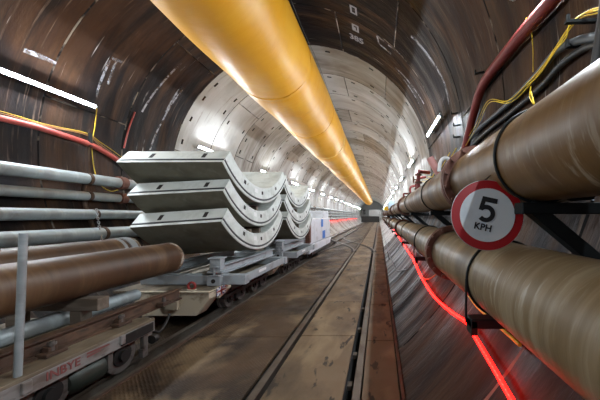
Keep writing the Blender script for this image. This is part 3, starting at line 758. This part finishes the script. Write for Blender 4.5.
def cradle(y0, label):
    t = thing('segment_cradle', label, 'cradle', (0, y0, .424))
    def hb(p0, p1, w, h, nm): MB().beam(p0, p1, w, h, 0, .008).build(nm, M_cradle, t)
    hb((-1.78, .45, .085), (-.02, .45, .085), .16, .16, 'cross_beam'); hb((-1.78, 2.45, .085), (-.02, 2.45, .085), .16, .16, 'cross_beam')
    hb((-.06, .53, .10), (-.06, 2.37, .10), .05, .14, 'side_beam'); hb((-1.76, .53, .10), (-1.76, 2.37, .10), .05, .14, 'side_beam')
    for x in (-.48, -1.45):
        MB().sweep([(-.07, .16), (.07, .16), (.07, .142), (.012, .142), (.012, .018), (.07, .018), (.07, 0), (-.07, 0), (-.07, .018), (-.012, .018), (-.012, .142), (-.07, .142)], [(x, .25, .17), (x, 2.75, .17)]).build('bearer', M_cradle, t)
    for x in (-.46, -1.5):
        MB().box((x - .02, .36, .33), (.17, .14, .24), None, 0, .006).box((x - .02, .36, .455), (.21, .20, .022), None, 0, .004).box((x - .02, .36, .235), (.24, .18, .03)).build('stub_post', M_cradle, t)
    fm = MB().box((-.50, .325, .085), (.22, .10, .16), None, 0, .01).build('end_block', M_cradle, t)
    MB().cyl((-.50, .268, .085), (-.50, .274, .085), .035, 16).build('hole_shade_disc', M_pocket, fm)  # near-black disc paints the shade of an open hole
    MB().box((-.032, 1.1, .12), (.004, .34, .05)).build('label_plate', M_seglbl, t)
    return t
cradle(4.32, 'light grey steel cradle carrying the first segment stack')
c2 = cradle(7.27, 'light grey steel cradle carrying the second segment stack')

def segment(label, loc, roll, pitch, yaw, width=1.56, group=None):
    Ri, T, ha = 1.70, .32, radians(46)
    t = thing('lining_segment', label, 'tunnel segment', loc, group)
    t.rotation_euler = (radians(pitch), radians(roll), radians(yaw))
    # origin: bottom middle of extrados ; arc centre at z = T+Ri
    cz = T + Ri; n = 28; mb = MB(); x0, x1 = -width / 2, width / 2
    pt = lambda x, a, r: Vector((x, r * sin(a), cz - r * cos(a)))
    an = [-ha + 2 * ha * k / n for k in range(n + 1)]
    bv = .012
    mb.grid([[pt(x, a, Ri) for x in (x0 + bv, x1 - bv)] for a in an], None, 0, True)
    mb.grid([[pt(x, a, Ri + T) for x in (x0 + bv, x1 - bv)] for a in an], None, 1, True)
    for x, s_ in ((x0, 1), (x1, -1)):
        mb.grid([[pt(x + s_ * bv, a, Ri), pt(x, a, Ri + bv)] for a in an], None, 0, True)
        mb.grid([[pt(x, a, Ri + bv), pt(x, a, Ri + T - bv)] for a in an], None, 0, True)
        mb.grid([[pt(x, a, Ri + T - bv), pt(x + s_ * bv, a, Ri + T)] for a in an], None, 0, True)
    for a in (-ha, ha): mb.face([pt(x0 + bv, a, Ri), pt(x1 - bv, a, Ri), pt(x1, a, Ri + bv), pt(x1, a, Ri + T - bv), pt(x1 - bv, a, Ri + T), pt(x0 + bv, a, Ri + T), pt(x0, a, Ri + T - bv), pt(x0, a, Ri + bv)])
    mb.build('concrete_body', [M_seg, M_extr], t)
    rg0, rg1 = Ri + T * .72, Ri + T * .84
    g = MB(); e = .006; da = e / Ri
    for x, s_ in ((x0, -1), (x1, 1)):
        g.grid([[pt(x, a, rg0), pt(x + s_ * e, a, rg0 + .004), pt(x + s_ * e, a, rg1 - .004), pt(x, a, rg1)] for a in an], None, 0, True)
    for a, s_ in ((-ha, -1), (ha, 1)):
        g.grid([[pt(x, a, rg0), pt(x, a + s_ * da, rg0 + .004), pt(x, a + s_ * da, rg1 - .004), pt(x, a, rg1)] for x in (x0, x1)], None, 0, True)
    g.build('gasket', M_gasket, t)
    def pocket(pts, out): 
        m = MB(); o2 = [p + out for p in pts]; m.face(o2)
        for k in range(4): m.face([pts[k], pts[(k + 1) % 4], o2[(k + 1) % 4], o2[k]])
        m.build('pocket_shade_patch', M_pocket, t)  # raised patch; its near-black colour stands in for shade inside a pocket
    for fx_ in (-.22, .28):
        for a, s_ in ((-ha, -1), (ha, 1)):
            nrm = Vector((0, cos(a), sin(a))) * s_ * .003; xc = fx_ * width
            pocket([pt(xc - .032, a, Ri + .07), pt(xc + .032, a, Ri + .07), pt(xc + .032, a, Ri + .19), pt(xc - .032, a, Ri + .19)], nrm)
    for a in (-.42, .0, .42):
        pocket([pt(x1, a - .02, Ri + .07), pt(x1, a + .02, Ri + .07), pt(x1, a + .02, Ri + .14), pt(x1, a - .02, Ri + .14)], Vector((.003, 0, 0)))
    a = -.16
    m = MB(); m.face([pt(x1 + .003, a - .035, Ri + .06), pt(x1 + .003, a + .035, Ri + .06), pt(x1 + .003, a + .035, Ri + .14), pt(x1 + .003, a - .035, Ri + .14)]); m.build('paper_label', M_seglbl, t)
    return t
SX = -.27 - .78
tilt = [(-3.8, .5, 0), (-3.0, -.2, 1.0), (0, .9, -1.0)]
shift = [(.06, 0), (-.0, .03), (-.07, .03)]
wid = [1.48, 1.54, 1.74]
for s_, (yc, nm) in enumerate(((5.92, 'first'), (8.87, 'second'))):
    for k in range(3):
        r_, p_, w_ = tilt[k]
        if s_: r_, p_, w_ = r_ * .4, -p_ * .5, -w_ * .5
        z = .84 + .485 * k + (.04 if k == 2 else 0)
        segment(['bottom', 'middle', 'top'][k] + ' concrete lining segment of the ' + ('nearer stack on the wagon behind the pipes' if s_ == 0 else 'farther stack beside the white locomotive'),
                (SX + shift[k][0], yc + shift[k][1], z), r_, p_, w_, wid[k] if s_ == 0 else 1.54, 'stacked lining segments')
        if k < 2:
            for j, yy in enumerate((-.22, .22)):
                q = MB().box((SX + shift[k][0], yc + yy, z + .402), (1.2, .09, .15), None, 0, .006).build('timber_packer', M_timber)
                q.rotation_euler = (0, 0, 0)
                tag(q, 'timber packer %s side between the %s segments of the %s stack' % (['near', 'far'][j], ['lower two', 'upper two'][k], ['nearer', 'farther'][s_]), 'timber')

# white locomotive
lo = thing('battery_locomotive', 'white battery locomotive with blue stickers beyond the segment stacks', 'locomotive', (0, 10.5, 0))
MB().box((-1.14, 2.35, .98), (1.48, 4.3, 1.0), None, 0, .04).build('upper_body', M_white, lo)
MB().box((-1.14, 2.3, .30), (1.50, 4.5, .34), None, 0, .03).build('lower_body', M_white, lo)
MB().box((-1.14, 3.6, 1.62), (1.4, 1.3, .42), None, 0, .04).build('cab', M_white, lo)
for k, yy in enumerate((1.4, 2.9)): MB().box((-.398, yy, 1.02), (.012, 1.2, .7), None, 0, .005).build('side_panel', M_white, lo)
MB().box((-.388, 2.35, 1.26), (.006, .42, .34)).build('sticker', M_blue, lo); MB().box((-.388, 2.75, .72), (.006, .62, .36)).build('sticker', M_blue, lo)
MB().box((-.46, .10, .95), (.18, .22, .78), None, 0, .02).build('coupling_housing', M_flange, lo)
for y in (.8, 1.5, 3.1, 3.8): wheelset(lo, y)
MB().box((-.37, 2.3, .12), (.05, 4.2, .10)).build('skirt', M_dark, lo)

# ---------------------------------------------------------------- marks on the lining
def mark_box(px, py, hw, hh, lw, label, filled=False):
    c = wall(px, py, R); th = atan2(c.x, c.z - AZ); mb = MB(); rr = R - .004
    def patch(t0, t1, y0, y1):
        mb.grid([[polar(t0 + (t1 - t0) * k / 4, yy, rr) for yy in (y0, y1)] for k in range(5)], None, 0, True)
    tw = hw / R; lt = lw / R
    patch(th - tw, th + tw, c.y - hh, c.y - hh + lw); patch(th - tw, th + tw, c.y + hh - lw, c.y + hh)
    patch(th - tw, th - tw + lt, c.y - hh, c.y + hh); patch(th + tw - lt, th + tw, c.y - hh, c.y + hh)
    if filled: patch(th - tw * .8, th + tw * .1, c.y - hh * .2, c.y + hh * .8)
    return tag(mb.build('paint_mark', M_sqpaint), label, 'paint mark')
mark_box(353.5, 10, .085, .12, .045, 'upper white painted square on the dark crown')
mark_box(355.5, 28, .09, .12, .05, 'lower white painted square, partly filled, above painted digits', True)
c = wall(356.5, 39, R - .012); th = atan2(c.x, c.z - AZ)
o = text_obj('385', .27, 'paint_mark', M_sqpaint, None, c, (0, 0, 0), .008, .0005)
X_ = Vector((cos(th), 0, -sin(th))); Y_ = Vector((0, -1, 0))   # reads upright for someone looking up and ahead
o.rotation_euler = Matrix((X_, Y_, X_.cross(Y_))).transposed().to_euler()
tag(o, 'white painted digits on the dark crown under the two squares', 'paint mark')
def residue(pxs, lw, label):
    mb = MB()
    for seg_ in pxs:
        pts = [wall(x, y, R - .006) for x, y in seg_]
        for a, b_ in zip(pts, pts[1:]):
            t0, t1 = atan2(a.x, a.z - AZ), atan2(b_.x, b_.z - AZ); n = max(1, int(abs(t1 - t0) / .03))
            if abs(t1 - t0) * R > abs(a.y - b_.y): d = (0, lw)
            else: d = (lw / R, 0)
            mb.grid([[polar(t0 + (t1 - t0) * k / n + q * d[0], a.y + (b_.y - a.y) * k / n + q * d[1], R - .005) for q in (-.5, .5)] for k in range(n + 1)], None, 0, True)
    return tag(mb.build('paint_mark', M_chalk), label, 'paint mark')
residue([[(377, 36), (379, 44)], [(379, 44), (391, 54)], [(377, 36), (384, 41)], [(388, 45), (400, 54)]], .05, 'white grout outline of a recess on the dark crown right of the squares')
residue([[(110, 60), (103, 76), (96, 97)], [(116, 62), (108, 84)], [(112, 58), (122, 62)]], .05, 'pale grout streaks below a patch above the left lamp end')
residue([[(183, 62), (165, 80), (142, 112)], [(184, 88), (163, 120), (150, 150)], [(181, 87), (166, 112)]], .05, 'long pale grout streaks on the dark left wall beside the pale rings')
residue([[(24, 50), (40, 56), (56, 64)]], .07, 'pale grout crust along the left wall joint above the lamp')
residue([[(396, 68), (412, 86), (424, 104)], [(404, 80), (416, 98), (421, 110)]], .05, 'bright grout streaks curving down the dark right wall')
residue([[(411, 36), (430, 58), (444, 82), (449, 104)]], .07, 'long pale streak curving down the right wall above the hooks')

# ---------------------------------------------------------------- far gantry
g = thing('tunnel_gantry', 'grey machinery gantry closing the far end of the tunnel', 'gantry', (0, 71, 0))
MB().box((0, 1, .75), (4.6, .6, 1.5)).build('lower_frame', M_dark, g)
MB().box((.95, .8, 2.35), (2.6, .5, 1.7), None, 0, .05).build('grey_panel', M_gant, g)
MB().box((-1.6, .7, 2.6), (.7, .5, 1.2), None, 0, .05).build('black_box', M_black, g)
MB().box((2.6, .8, 1.9), (.5, .5, 2.4)).build('side_post', M_gant, g)

# ---------------------------------------------------------------- world, camera, view
w = bpy.data.worlds.new('World'); S.world = w; w.use_nodes = True
w.node_tree.nodes['Background'].inputs[0].default_value = (.5, .6, .75, 1); w.node_tree.nodes['Background'].inputs[1].default_value = .38
cam = bpy.data.cameras.new('Camera'); co = bpy.data.objects.new('Camera', cam); COL.objects.link(co)
co.location = (CX, 0, CZ); co.rotation_euler = (pi / 2, 0, 0)
cam.sensor_width = 36; cam.lens = 36 * F / 600; cam.shift_x = -(VX - 300) / 600; cam.shift_y = (VY - 200) / 600
cam.clip_start = .05; cam.clip_end = 200
S.camera = co
vs = S.view_settings; vs.view_transform = 'Standard'; vs.look = 'None'; vs.gamma = 1; vs.exposure = .85; vs.use_curve_mapping = False
S.cycles.use_denoising = True; S.cycles.max_bounces = 8; S.cycles.diffuse_bounces = 5
S.cycles.sample_clamp_indirect = 6.0
